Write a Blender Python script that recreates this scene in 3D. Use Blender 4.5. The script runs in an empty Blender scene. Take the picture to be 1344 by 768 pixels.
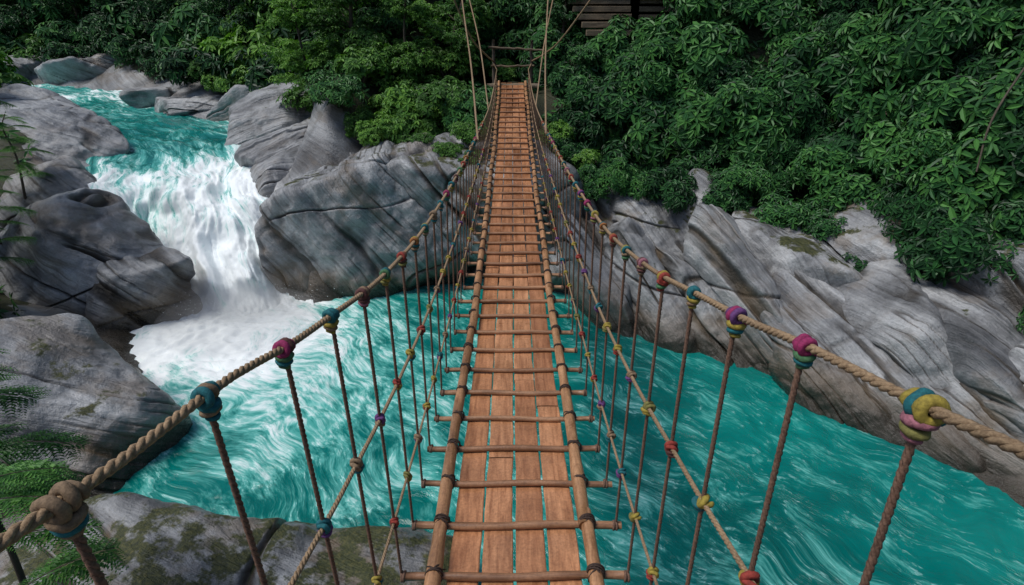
import bpy, math, random
import numpy as np
from mathutils import Vector, Matrix
random.seed(7); RNG=np.random.default_rng(7)
scene=bpy.context.scene
CZ=5.4
# ------------------------------------------------------------------ noise
def _h(ix,iy,iz,s):
    n=(ix.astype(np.int64)*374761393+iy.astype(np.int64)*668265263+iz.astype(np.int64)*1440662683+s*97531)&0xffffffff
    n=((n^(n>>13))*1274126177)&0xffffffff
    n=n^(n>>16)
    return n/4294967295.0
def vnoise(P,s=0):
    P=np.asarray(P,float); F=np.floor(P); f=P-F; f=f*f*f*(f*(f*6-15)+10)
    i=F.astype(np.int64); x,y,z=i[:,0],i[:,1],i[:,2]; fx,fy,fz=f[:,0],f[:,1],f[:,2]
    def L(a,b,t): return a+(b-a)*t
    c=[[[_h(x+a,y+b,z+c_,s) for c_ in (0,1)] for b in (0,1)] for a in (0,1)]
    r=L(L(L(c[0][0][0],c[1][0][0],fx),L(c[0][1][0],c[1][1][0],fx),fy),
        L(L(c[0][0][1],c[1][0][1],fx),L(c[0][1][1],c[1][1][1],fx),fy),fz)
    return r*2-1
def fbm(P,o=4,s=0,g=.5):
    t=0;a=1;n=0
    for k in range(o):
        t=t+a*vnoise(P*(2.03**k),s+k*13); n+=a; a*=g
    return t/n
def sst(a,b,x):
    t=np.clip((x-a)/(b-a),0,1); return t*t*(3-2*t)
# ------------------------------------------------------------------ mesh helpers
def np_mesh(name,V,F,smooth=True):
    V=np.asarray(V,np.float32); F=np.asarray(F,np.int32)
    me=bpy.data.meshes.new(name); k=F.shape[1]
    me.vertices.add(len(V)); me.vertices.foreach_set("co",V.ravel())
    me.loops.add(F.size); me.loops.foreach_set("vertex_index",F.ravel())
    me.polygons.add(len(F)); me.polygons.foreach_set("loop_start",np.arange(0,F.size,k,dtype=np.int32))
    try: me.polygons.foreach_set("loop_total",np.full(len(F),k,np.int32))
    except Exception: pass
    me.update(calc_edges=True); me.validate()
    me.polygons.foreach_set("use_smooth",np.full(len(me.polygons),smooth,bool))
    return me
def add_obj(name,me,parent=None,label=None,cat=None,group=None,kind=None,mats=()):
    o=bpy.data.objects.new(name,me); scene.collection.objects.link(o)
    if me is not None and mats and len(me.materials)==0:
        for m in mats: me.materials.append(m)
    if parent: o.parent=parent
    if label: o["label"]=label
    if cat: o["category"]=cat
    if group: o["group"]=group
    if kind: o["kind"]=kind
    return o
def fattr(me,name,a):
    at=me.attributes.new(name,'FLOAT','POINT'); at.data.foreach_set("value",np.asarray(a,np.float32))
def vattr(me,name,a):
    at=me.attributes.new(name,'FLOAT_VECTOR','POINT'); at.data.foreach_set("vector",np.asarray(a,np.float32).ravel())
def grid_faces(nu,nv):
    i=np.arange(nu-1)[:,None]*nv+np.arange(nv-1)[None,:]; i=i.ravel()
    return np.stack([i,i+nv,i+nv+1,i+1],1)
def frames(P):
    P=np.asarray(P,float); T=np.gradient(P,axis=0); T/=np.linalg.norm(T,axis=1)[:,None]+1e-12
    ref=np.array([0,0,1.]) if abs(T[:,2]).mean()<.8 else np.array([0,1.,0])
    A=np.cross(T,ref); A/=np.linalg.norm(A,axis=1)[:,None]; B=np.cross(A,T); return T,A,B
def sweep_vf(P,R,n=8,cap=True,off=0):
    P=np.asarray(P,float); R=np.broadcast_to(np.asarray(R,float),(len(P),))
    T,A,B=frames(P); th=np.linspace(0,2*np.pi,n,endpoint=False)
    V=P[:,None,:]+R[:,None,None]*(np.cos(th)[None,:,None]*A[:,None,:]+np.sin(th)[None,:,None]*B[:,None,:])
    V=V.reshape(-1,3); m=len(P)
    i=np.arange(m-1)[:,None]*n; j=np.arange(n)[None,:]; jn=(np.arange(n)[None,:]+1)%n
    F=np.stack([(i+j).ravel(),(i+n+j).ravel(),(i+n+jn).ravel(),(i+jn).ravel()],1)[:,::-1]
    if cap and n%2==0:
        V=np.vstack([V,P[0],P[-1]]); c0=m*n; c1=m*n+1
        e=[]
        for q in range(0,n,2):
            e.append([c0,q%n,(q+1)%n,(q+2)%n]); b=(m-1)*n
            e.append([c1,b+(q+2)%n,b+(q+1)%n,b+q%n])
        F=np.vstack([F,np.array(e)])
    return V,F+off
def merge(parts):
    Vs=[];Fs=[];o=0
    for V,F in parts: Vs.append(V);Fs.append(F+o);o+=len(V)
    return np.vstack(Vs),np.vstack(Fs)
def resample(P,step):
    P=np.asarray(P,float); s=np.r_[0,np.cumsum(np.linalg.norm(np.diff(P,axis=0),axis=1))]
    n=max(3,int(s[-1]/step)); q=np.linspace(0,s[-1],n); return np.stack([np.interp(q,s,P[:,k]) for k in range(3)],1),q
def twist_vf(P,R,pitch=None,seg=5,per=7,strands=3):
    pitch=pitch or R*7
    Q,s=resample(P,pitch/per); T,A,B=frames(Q); out=[]
    for k in range(strands):
        ph=2*np.pi*(s/pitch)+2*np.pi*k/strands
        C=Q+.5*R*(np.cos(ph)[:,None]*A+np.sin(ph)[:,None]*B)
        out.append(sweep_vf(C,.58*R,seg+1,True))
    return merge(out)
def torus_vf(c,axis,R,r,n=14,m=7,sx=1.0):
    c=np.array(c,float); a=np.array(axis,float); a/=np.linalg.norm(a)
    ref=np.array([0,0,1.]) if abs(a[2])<.8 else np.array([0,1.,0])
    u=np.cross(a,ref); u/=np.linalg.norm(u); v=np.cross(a,u)
    th=np.linspace(0,2*np.pi,n,endpoint=False); ph=np.linspace(0,2*np.pi,m,endpoint=False)
    TH,PH=np.meshgrid(th,ph,indexing='ij')
    rad=(R+r*np.cos(PH))
    V=c+(rad*np.cos(TH))[...,None]*u+(rad*np.sin(TH))[...,None]*v*sx+(r*np.sin(PH))[...,None]*a
    i=np.arange(n)[:,None];j=np.arange(m)[None,:]
    F=np.stack([(i*m+j).ravel(),(((i+1)%n)*m+j).ravel(),(((i+1)%n)*m+(j+1)%m).ravel(),(i*m+(j+1)%m).ravel()],1)
    return V.reshape(-1,3),F
def catmull(K,n=12):
    K=np.asarray(K,float); K=np.vstack([2*K[0]-K[1],K,2*K[-1]-K[-2]]); out=[]
    for i in range(1,len(K)-2):
        t=np.linspace(0,1,n,endpoint=False)[:,None]; a,b,c,d=K[i-1:i+3]
        out.append(.5*((2*b)+(-a+c)*t+(2*a-5*b+4*c-d)*t**2+(-a+3*b-3*c+d)*t**3))
    out.append(K[-2][None]); return np.vstack(out)
# ------------------------------------------------------------------ materials
class MB:
    def __init__(s,name):
        s.m=bpy.data.materials.new(name); s.m.use_nodes=True; s.n=s.m.node_tree.nodes; s.l=s.m.node_tree.links
        s.b=s.n["Principled BSDF"]; s.out=s.n["Material Output"]
    def new(s,t,**k):
        x=s.n.new(t)
        for a,b in k.items(): setattr(x,a,b)
        return x
    def link(s,a,b): s.l.new(a,b)
    def attr(s,name,typ='GEOMETRY',out='Fac'):
        return s.new("ShaderNodeAttribute",attribute_name=name,attribute_type=typ).outputs[out]
    def scale(s,v,sc,loc=(0,0,0)):
        x=s.new("ShaderNodeMapping"); s.link(v,x.inputs[0]); x.inputs['Scale'].default_value=sc; x.inputs['Location'].default_value=loc; return x.outputs[0]
    def noise(s,v,sc=1,d=4,r=.55,dist=0):
        x=s.new("ShaderNodeTexNoise"); s.link(v,x.inputs['Vector']); x.inputs['Scale'].default_value=sc; x.inputs['Detail'].default_value=d
        x.inputs['Roughness'].default_value=r; x.inputs['Distortion'].default_value=dist; return x.outputs['Fac']
    def ramp(s,f,st):
        x=s.new("ShaderNodeValToRGB"); e=x.color_ramp.elements
        while len(e)<len(st): e.new(.5)
        for q,(p,c) in zip(e,st): q.position=p; q.color=(c if len(c)==4 else (*c,1)) if hasattr(c,'__len__') else (c,c,c,1)
        s.link(f,x.inputs[0]); return x.outputs[0]
    def mix(s,f,a,b,mode='MIX'):
        x=s.new("ShaderNodeMix",data_type='RGBA',blend_type=mode)
        for inp,val in ((x.inputs[0],f),(x.inputs[6],a),(x.inputs[7],b)):
            if isinstance(val,(int,float)): inp.default_value=val
            elif isinstance(val,tuple): inp.default_value=(*val,1) if len(val)==3 else val
            else: s.link(val,inp)
        return x.outputs[2]
    def math(s,op,a,b=0.,c=None,clamp=False):
        x=s.new("ShaderNodeMath",operation=op,use_clamp=clamp)
        for i,v in enumerate((a,b) if c is None else (a,b,c)):
            if isinstance(v,(int,float)): x.inputs[i].default_value=v
            else: s.link(v,x.inputs[i])
        return x.outputs[0]
    def sum(s,*tw):
        r=None
        for t,w in tw:
            q=s.math('MULTIPLY',t,w); r=q if r is None else s.math('ADD',r,q)
        return r
    def mr(s,v,a,b,c=0.,d=1.):
        x=s.new("ShaderNodeMapRange",interpolation_type='SMOOTHSTEP'); s.link(v,x.inputs[0])
        for i,q in enumerate((a,b,c,d)): x.inputs[i+1].default_value=q
        return x.outputs[0]
    def bump(s,h,st=.3,dist=.02,prev=None):
        x=s.new("ShaderNodeBump"); x.inputs['Strength'].default_value=st; x.inputs['Distance'].default_value=dist; s.link(h,x.inputs['Height'])
        if prev: s.link(prev,x.inputs['Normal'])
        return x.outputs[0]
def rock_mat(name,terrain=False):
    b=MB(name); geo=b.new("ShaderNodeNewGeometry"); pos=geo.outputs['Position']
    co=b.attr('rockco',out='Vector'); cv=b.attr('crev')
    A=b.noise(b.scale(co,(1.9,.32,.32)),1,6,.6,.15)
    B=b.noise(b.scale(co,(15,.6,.6)),1,4,.62,.1)
    G=b.noise(pos,1.1,4,.62); Fn=b.noise(pos,26,4,.74)
    col=b.ramp(A,[(.30,(.11,.115,.125)),(.44,(.27,.275,.285)),(.58,(.42,.425,.43)),(.74,(.64,.64,.635))])
    col=b.mix(.65,col,b.ramp(B,[(.32,.30),(.44,.85),(.62,1.14)]),'MULTIPLY')
    col=b.mix(.85,col,b.ramp(G,[(.3,.30),(.48,.82),(.66,1.2)]),'MULTIPLY')
    col=b.mix(1.,col,b.ramp(cv,[(.0,1.),(.5,.30),(1,.05)]),'MULTIPLY')  # cavity shade put into the colour: grooves and hollows go darker with depth
    col=b.mix(.6,col,b.ramp(Fn,[(.3,.55),(.65,1.15)]),'MULTIPLY')
    ms=b.attr('soil') if terrain else b.attr('moss','OBJECT')
    # brown mineral and lichen stains, strongest along crevices
    stn=b.math('ADD',b.mr(b.math('SUBTRACT',G,b.math('MULTIPLY',A,.6)),.20,.34,0,.7),b.math('MULTIPLY',cv,.4))
    col=b.mix(b.math('MULTIPLY',stn,b.math('ADD',.35,ms),clamp=True),col,(.15,.105,.06))
    sep=b.new("ShaderNodeSeparateXYZ"); b.link(pos,sep.inputs[0])
    zz=b.math('ADD',sep.outputs[2],b.math('MULTIPLY',b.math('SUBTRACT',G,.5),-.9))
    wet=b.mr(zz,.42,.12); band=b.mr(zz,.85,.30)
    col=b.mix(b.math('MULTIPLY',band,.62),col,(.14,.095,.05))
    col=b.mix(b.math('MULTIPLY',wet,.9),col,(.032,.027,.019))
    ns=b.new("ShaderNodeSeparateXYZ"); b.link(geo.outputs['Normal'],ns.inputs[0])
    mn=b.noise(pos,2.3,5,.68)
    mm=b.sum((ns.outputs[2],.35),(mn,1.3),(ms,.6))
    mask=b.mr(mm,1.22,1.34)
    mc=b.ramp(Fn,[(.3,(.014,.018,.007)),(.5,(.045,.052,.014)),(.7,(.12,.11,.038))])
    if terrain: mc=b.mix(.5,mc,(.01,.014,.007))
    col=b.mix(mask,col,mc)
    b.link(col,b.b.inputs['Base Color'])
    b.link(b.math('ADD',b.math('SUBTRACT',b.mr(Fn,.3,.7,.27,.50),b.math('MULTIPLY',wet,.16)),b.math('MULTIPLY',mask,.3)),b.b.inputs['Roughness'])
    b.link(b.bump(b.sum((A,.13),(B,.045),(Fn,.02),(G,.06)),1.,1.0),b.b.inputs['Normal']); return b.m
ROCK=rock_mat("grey_banded_rock"); TERR=rock_mat("hillside_ground",True)
def leaf_mat(name,dark,mid,light,tr=.25):
    b=MB(name); geo=b.new("ShaderNodeNewGeometry"); oi=b.new("ShaderNodeObjectInfo")
    rnd=geo.outputs['Random Per Island']
    v=b.math('ADD',b.math('MULTIPLY',rnd,.7),.15); v=b.math('ADD',v,b.math('MULTIPLY',b.math('SUBTRACT',oi.outputs['Random'],.5),.6))
    col=b.ramp(v,[(.15,dark),(.5,mid),(.9,light)])
    b.link(col,b.b.inputs['Base Color']); b.b.inputs['Roughness'].default_value=.5
    b.b.inputs['Specular IOR Level'].default_value=.3
    if tr>0:
        t=b.new("ShaderNodeBsdfTranslucent"); b.link(b.mix(1.,col,(1.,1.25,.5),'MULTIPLY'),t.inputs[0])
        m=b.new("ShaderNodeMixShader"); m.inputs[0].default_value=tr; b.link(b.b.outputs[0],m.inputs[1]); b.link(t.outputs[0],m.inputs[2]); b.link(m.outputs[0],b.out.inputs[0])
    return b.m
LEAF_D=leaf_mat("deep_green_leaves",(.008,.036,.010),(.023,.094,.023),(.064,.185,.038),0)
LEAF_L=leaf_mat("fresh_green_leaves",(.030,.085,.013),(.078,.20,.034),(.18,.36,.055),.22)
LEAF_F=leaf_mat("fern_green_leaves",(.02,.07,.015),(.05,.16,.03),(.11,.27,.05),.25)
def wood_mat(name,c1,c2,sc=(30,2,30),rough=.55,vary=.25):
    b=MB(name); tc=b.new("ShaderNodeTexCoord"); oi=b.new("ShaderNodeObjectInfo")
    ad=b.new("ShaderNodeVectorMath",operation='ADD'); b.link(tc.outputs['Object'],ad.inputs[0])
    cmb=b.new("ShaderNodeCombineXYZ"); b.link(b.math('MULTIPLY',oi.outputs['Random'],37.),cmb.inputs[0]); b.link(b.math('MULTIPLY',oi.outputs['Random'],11.),cmb.inputs[1]); b.link(cmb.outputs[0],ad.inputs[1])
    g=b.noise(b.scale(ad.outputs[0],sc),1,6,.66,.4); w=b.noise(ad.outputs[0],2.6,5,.66); f=b.noise(ad.outputs[0],70,3,.6)
    col=b.ramp(g,[(.32,c1),(.62,c2)])
    col=b.mix(.6,col,b.ramp(w,[(.3,.5),(.65,1.2)]),'MULTIPLY')
    col=b.mix(.4,col,b.ramp(f,[(.35,.55),(.6,1.15)]),'MULTIPLY')
    v=vary
    col=b.mix(1.,col,b.ramp(oi.outputs['Random'],[(0,(1-v,1-v*1.1,1-v*1.1)),(.5,(1.,.98,.95)),(1,(1+v*.6,1+v*.8,1+v*.9))]),'MULTIPLY')
    b.link(col,b.b.inputs['Base Color']); b.link(b.mr(w,.3,.7,rough-.18,rough+.15),b.b.inputs['Roughness'])
    b.link(b.bump(b.sum((f,.0012),(g,.003)),.8,1.),b.b.inputs['Normal']); return b.m
PLANK=wood_mat("red_brown_plank",(.29,.118,.052),(.58,.27,.13),(30,1.5,30),.34,.25)
POLE=wood_mat("tan_pole",(.24,.11,.05),(.50,.27,.135),(30,3,30),.40)
BAR=wood_mat("crossbar_wood",(.19,.09,.045),(.44,.23,.12),(3,30,30),.5)
BARK=wood_mat("bark",(.03,.024,.018),(.11,.085,.06),(14,14,3),.85)
GREYWOOD=wood_mat("weathered_wood",(.07,.05,.033),(.22,.16,.10),(3,20,20),.8)
def rope_mat(name,c1,c2):
    b=MB(name); tc=b.new("ShaderNodeTexCoord"); n=b.noise(tc.outputs['Object'],140,4,.7); w=b.noise(tc.outputs['Object'],5,3)
    col=b.mix(.5,b.ramp(n,[(.3,c1),(.65,c2)]),b.ramp(w,[(.3,.55),(.7,1.15)]),'MULTIPLY')
    b.link(col,b.b.inputs['Base Color']); b.b.inputs['Roughness'].default_value=.85; b.link(b.bump(n,.6,.003),b.b.inputs['Normal']); return b.m
ROPE=rope_mat("hemp_rope",(.15,.09,.045),(.38,.26,.15)); ROPE_D=rope_mat("brown_rope",(.08,.04,.025),(.23,.13,.085)); LASH=rope_mat("dark_lashing",(.02,.012,.01),(.085,.05,.035))
COL={k:rope_mat("cord_"+k,tuple(x*.35 for x in v),tuple(x*.8 for x in v)) for k,v in dict(
 teal=(.015,.20,.23),magenta=(.46,.035,.16),yellow=(.50,.38,.06),green=(.10,.26,.11),red=(.44,.06,.04),purple=(.20,.07,.26),orange=(.50,.19,.05),blue=(.03,.13,.30),natural=(.36,.24,.14),maroon=(.18,.07,.06),pink=(.50,.19,.24),olive=(.28,.26,.07)).items()}
# ------------------------------------------------------------------ terrain
POOL=np.array([(-7.4,10.0),(-6.8,8.8),(-5.6,7.2),(-5.2,5.6),(-4.2,4.1),(-3.0,2.2),(-2.6,0),(-2.6,-2.4),(3,-4),(14,-6),(18,-3),(9,1.2),(6.9,3.4),(6.1,4.9),(5.9,6.1),(5.0,6.7),(4.8,7.6),(4.5,8.7),(3.9,9.5),(3.0,9.9),(2.2,9.6),(1.2,11.0),(-1,11.9),(-2.5,12.1),(-4.2,11.8),(-5.2,12.2)])
UP=np.array([(-7.0,9.6),(-8.2,10.9),(-9.0,12.2),(-10.0,14.4),(-12.2,16.9),(-15,19.3),(-20,20.8),(-60,22),(-60,28),(-20,26),(-14.8,23.5),(-11.5,19.3),(-8.0,18),(-7.2,16),(-6.2,14),(-5.4,12.4),(-4.8,11)])
def pdist(P,poly):
    A=poly; B=np.roll(poly,-1,0); d=np.full(len(P),1e9); ins=np.zeros(len(P),bool)
    for a,b in zip(A,B):
        ab=b-a; t=np.clip(((P-a)@ab)/(ab@ab),0,1); q=P-(a+t[:,None]*ab); d=np.minimum(d,np.hypot(q[:,0],q[:,1]))
        c=((a[1]>P[:,1])!=(b[1]>P[:,1])); xi=(b[0]-a[0])*(P[:,1]-a[1])/((b[1]-a[1]) if b[1]!=a[1] else 1e-9)+a[0]; ins^=c&(P[:,0]<xi)
    return np.where(ins,-d,d)
def zbase(x,y):
    t=sst(10.0,12.2,y+.35*(x+6.5)); s=1-sst(-4.4,-2.4,x)
    return (1.95*t+.5*sst(12,22,y))*s
def terr(P):
    P=np.asarray(P,float); x,y=P[:,0],P[:,1]
    d=np.minimum(pdist(P,POOL),pdist(P,UP)); zb=zbase(x,y)
    w=fbm(np.c_[P*.35,np.zeros(len(P))],4,3)
    k=.60+1.1*np.exp(-((x+.8)/3.4)**2)*sst(8,11,y)
    k=np.where(x<-5,.5,k)
    e=np.maximum(d,0)
    low=k*np.minimum(e,2.0)
    s2=1.15*sst(0,1,(x+9)/5)+.62*(1-sst(0,1,(x+9)/5))+.45*sst(2,6,x); s2=s2*np.where(y<4,.7,1)
    hi=s2*np.maximum(e-2.0,0); hi=np.where(hi>9,9+(hi-9)*.45,hi)
    h=zb+low+hi+w*(.25+.10*np.minimum(e,14))*sst(0,2,e)
    bed=zb-.25-np.minimum(-np.minimum(d,0),1.2)
    z=np.where(d>0,h,bed)
    q=np.hypot(x*.8,(y-15.2)*.75); f=1-sst(.9,2.0,q); z=z*(1-f)+3.78*f
    q=np.hypot((x-2.9)*.62,(y-16.6)*.8); f=1-sst(1.1,1.8,q); z=z*(1-f)+4.9*f
    q=np.hypot(x*.5,(y+3.2)); f=1-sst(1.2,3.,q); z=z*(1-f)+3.0*f
    return z,d
def axis(a,b,n,c,g):
    t=np.linspace(-1,1,n); u=np.sign(t)*np.abs(t)**g
    return np.where(u<0,c+u*(c-a),c+u*(b-c))
X=axis(-75,70,430,-1,1.9); Y=axis(-45,95,430,11,1.9)
GX,GY=np.meshgrid(X,Y,indexing='ij'); P2=np.c_[GX.ravel(),GY.ravel()]
TZ,TD=terr(P2)
rk=fbm(np.c_[P2*1.1,TZ*1.1],4,9)
V=np.c_[P2,TZ+rk*.22*sst(-.5,.6,TD)]
me=np_mesh("ground",V,grid_faces(len(X),len(Y)))
fattr(me,"soil",sst(1.2,2.6,TD)*1.8+.15); fattr(me,"crev",np.clip(-rk*.9,0,.6))
def strata(P,n=(.55,.25,.8)):
    a=np.array(n,float);a/=np.linalg.norm(a); b=np.cross(a,[0.2,1,0]); b/=np.linalg.norm(b); c=np.cross(a,b)
    W=P+.16*np.c_[fbm(P*.6,2,31),fbm(P*.6,2,32),fbm(P*.6,2,33)]
    return np.c_[W@a,W@b,W@c]
vattr(me,"rockco",strata(V))
add_obj("ground",me,kind="structure",mats=[TERR],label="steep gorge ground of rock and dark forest soil",cat="ground")
# ------------------------------------------------------------------ rocks
_cs={}
def cubesphere(n):
    if n in _cs: return _cs[n]
    t=np.tan(np.linspace(-1,1,n)*np.pi/4); A,B=np.meshgrid(t,t,indexing='ij'); A=A.ravel();B=B.ravel();O=np.ones_like(A)
    S=[(O,A,B),(-O,B,A),(B,O,A),(A,-O,B),(A,B,O),(B,A,-O)]
    V=np.vstack([np.c_[s] for s in S]); V/=np.linalg.norm(V,axis=1)[:,None]
    F=np.vstack([grid_faces(n,n)+k*n*n for k in range(6)])
    key=np.round(V,6); u,idx,inv=np.unique(key,axis=0,return_index=True,return_inverse=True); inv=inv.ravel()
    _cs[n]=(V[idx],inv[F]); return _cs[n]
def rock(loc,size,ax=(1,0,0),up=(0,0,1),seed=0,n=70,moss=0.,sn=None,label=None,p=20,rough=1.2,name="boulder",group="grey boulders lining the gorge",planes=14,dlo=.66,gr=1.):
    D,F=cubesphere(n); r=np.random.default_rng(seed+100)
    N=r.normal(size=(planes,3)); N/=np.linalg.norm(N,axis=1)[:,None]; dd=r.uniform(dlo,.95,planes)
    N=np.vstack([N,np.eye(3),-np.eye(3)]); dd=np.r_[dd,np.full(6,1.)]
    rad=(np.maximum(D@N.T/dd,0)**p).sum(1)**(-1/p)
    S=np.array(size,float); P=D*rad[:,None]*S
    a=np.array(ax,float);a/=np.linalg.norm(a); u=np.array(up,float); b=np.cross(u,a); b/=np.linalg.norm(b); c=np.cross(a,b)
    M=np.c_[a,b,c]; Wd=P@M.T; Dn=(D/S); Dn/=np.linalg.norm(Dn,axis=1)[:,None]; Dn=Dn@M.T
    off=np.array([seed*3.7,seed*1.3,seed*2.1]); ms=S.min()
    if sn is None: sn=M@np.array([.15,.75,.65])
    C=strata(Wd,sn)
    dis=fbm((Wd+off)*(.9/ms**.5),4,seed,.55)*.20*ms**.8
    gate=sst(-.15,.35,fbm((Wd+off)*.8,2,seed+3)); gate2=sst(-.3,.05,fbm((Wd+off)*.5,2,seed+8))
    g1=sst(.90,1.,1-np.abs(vnoise(C*np.array([2.2,.09,.09])*gr+off,5)))*gate2; dis-=g1*.14*rough*min(1,ms)
    g2=sst(.88,1.,1-np.abs(vnoise(C*np.array([6.5,.22,.22])*gr+off,6)))*gate; dis-=g2*.035*rough
    CC=C@np.array([[.8,.6,0],[-.6,.8,0],[0,0,1.]])
    g3=sst(.96,1.,1-np.abs(vnoise(CC*np.array([.3,.9,.3])+off,16)))*(1-gate*.7); dis-=g3*.07*rough*min(1,ms)
    st=vnoise(C*np.array([2.2,.12,.12])+off,8); dis+=(st+.8*sst(-.1,.06,st))*.06*rough
    fine=fbm((Wd+off)*4.5,3,seed+5); dis+=fine*.028
    Wd=Wd+Dn*dis[:,None]
    me=np_mesh("boulder",Wd,F); vattr(me,"rockco",strata(Wd+np.array(loc),sn)+off); fattr(me,"crev",np.clip(np.maximum(np.maximum(g1,g2*.75),g3*.8)+np.maximum(-fine-.2,0)*.6,0,1))
    o=add_obj(name,me,mats=[ROCK],label=label or "grey banded boulder with dark cracks beside the river",cat="boulder",group=group); o.location=loc; o["moss"]=float(moss)
    return o
rock((-3.05,12.3,.95),(2.2,1.75,2.1),(1,.10,.10),seed=3,n=170,moss=.32,sn=(.80,.1,.58),label="huge smooth grey boulder with curved bands beside the waterfall",dlo=.80)
rock((-4.6,12.2,.3),(.75,1.1,1.3),(1,.3,.25),seed=104,n=100,moss=.1,sn=(.75,.1,.65),dlo=.75)
rock((-4.3,13.8,1.6),(1.4,1.6,1.25),(.9,.5,.3),seed=4,n=100,moss=.35,sn=(.7,.1,.6))
rock((-1.2,13.0,1.2),(1.6,1.8,2.0),(1,-.1,-.2),seed=5,n=110,moss=.4,sn=(.7,.2,.6))
rock((.4,12.9,1.0),(1.6,1.7,2.2),(1,0,0),seed=6,n=100,moss=.35,sn=(.6,.2,.7))
rock((1.75,12.1,.85),(1.5,1.5,1.45),(.5,-.8,-.4),seed=8,n=100,moss=.3,sn=(.86,.30,.38))
rock((-5.6,14.4,2.1),(1.3,1.0,.95),(.8,.5,.45),seed=10,n=100,moss=.1,label="grey boulder at the lip of the waterfall")
rock((-5.3,13.1,1.5),(1.05,1.0,1.0),(.8,.5,.3),seed=11,n=100,moss=.1,dlo=.75)
rock((-6.5,16.3,2.6),(1.8,1.1,.9),(.9,.3,.4),seed=12,n=90,moss=.1)
rock((-7.9,19.2,2.7),(2.1,1.0,.8),(1,.1,.25),seed=13,n=80,moss=.15)
rock((-10.8,19.9,2.55),(1.6,.9,.6),(1,0,.15),seed=14,n=70)
rock((-12.4,21.5,2.6),(1.5,.8,.45),(1,.2,.05),seed=15,n=60)
rock((-9.3,22.3,3.2),(2.0,1.3,1.0),(1,.2,.3),seed=16,n=70,moss=.2)
rock((-13,26.5,3.0),(3,1.4,1.0),(1,.1,.15),seed=17,n=70,moss=.2)
rock((-18,27.6,2.8),(3.4,1.6,1.1),(1,.1,-.1),seed=18,n=70,moss=.3)
rock((-23.5,28.2,2.8),(3.4,1.8,1.1),(1,-.1,.15),seed=19,n=70,moss=.3)
rock((-12.2,14.6,2.3),(2.3,1.3,1.0),(1,-.5,-.12),seed=20,n=110,moss=.1,sn=(.4,.2,.9),label="long sloping grey slab above the rapids")
rock((-14.6,16.4,2.6),(2.8,1.4,1.1),(1,-.4,-.12),seed=21,n=90,sn=(.4,.2,.9))
rock((-17.6,18.6,2.7),(2.8,1.3,.9),(1,-.3,-.1),seed=22,n=80,moss=.1,sn=(.4,.2,.9))
rock((-10.0,12.3,1.65),(1.35,1.0,.85),(1,-.4,-.2),seed=23,n=90,moss=.1)
rock((-9.05,10.5,.75),(1.85,1.4,1.5),(.9,-.5,-.15),seed=24,n=150,moss=.15,sn=(.5,.1,.85),label="rounded grey boulder with dark wet flank at the waterfall",dlo=.74,rough=1.4)
rock((-7.5,9.9,.1),(.75,.9,1.1),(.9,-.5,-.1),seed=25,n=100,dlo=.75)
rock((-11.2,9.3,1.1),(1.8,1.5,1.2),(.9,-.4,-.1),seed=26,n=90,moss=.5)
rock((-6.95,6.5,-.1),(2.6,1.75,1.75),(.95,-.38,-.17),seed=27,n=170,moss=.3,sn=(.3,.5,.8),label="broad ribbed grey boulder with mossy top at the pool edge",dlo=.78,rough=1.4)
rock((-9.2,7.6,.7),(1.6,1.3,1.1),(1,-.3,-.1),seed=28,n=90,moss=.7)
rock((-6.6,4.7,.1),(1.7,1.2,.95),(1,-.3,-.1),seed=29,n=80,moss=.5)
rock((-3.25,3.6,-.2),(2.6,1.35,1.22),(1,-.14,-.05),seed=30,n=170,moss=.52,sn=(.3,.6,.7),label="pale weathered boulder with brown lichen below the bridge",dlo=.76,rough=1.5)
rock((-5.4,2.9,.1),(1.6,1.3,1.0),(1,-.3,0),seed=31,n=90,moss=.5)
SL=[((1.75,10.5,.5),1.6,.62,.8),((2.65,10.0,.45),1.7,.6,.8),((3.5,9.6,.45),1.8,.65,.8),((4.3,8.8,.4),2.1,.65,.75),((4.85,7.3,.1),1.6,.45,.62),((5.4,8.0,.45),2.1,.65,.8),((6.2,7.2,.42),2.1,.65,.8),((6.5,5.7,.0),1.6,.5,.62),((7.0,6.3,.5),2.1,.7,.8),((7.6,4.9,.3),1.9,.7,.75),((8.4,5.6,.9),2.0,.8,.8),
    ((2.8,11.2,1.25),1.4,.75,.75),((4.2,10.4,1.15),1.7,.8,.75),((5.4,9.5,1.15),1.7,.8,.75),((6.6,8.6,1.15),1.8,.8,.75),((7.8,7.6,1.25),1.9,.85,.75),((8.6,3.4,.4),2,.9,.9),((9.6,5.4,1.5),1.9,.9,.85)]
for i,(c,l,w,t) in enumerate(SL):
    j=random.uniform(-.12,.12)
    rock(c,(l*1.10,w*1.08,t),(.44+j,-.80,-.50+j*.6),(.46,-.36,.8),seed=40+i,n=115,moss=.15 if c[2]<1.0 else .45,sn=(.86,.30,.38),p=18,name="rock_slab",label="tilted grey rock slab sloping into turquoise water",group="tilted slabs on the river bank",dlo=.70,gr=1.2)
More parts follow.
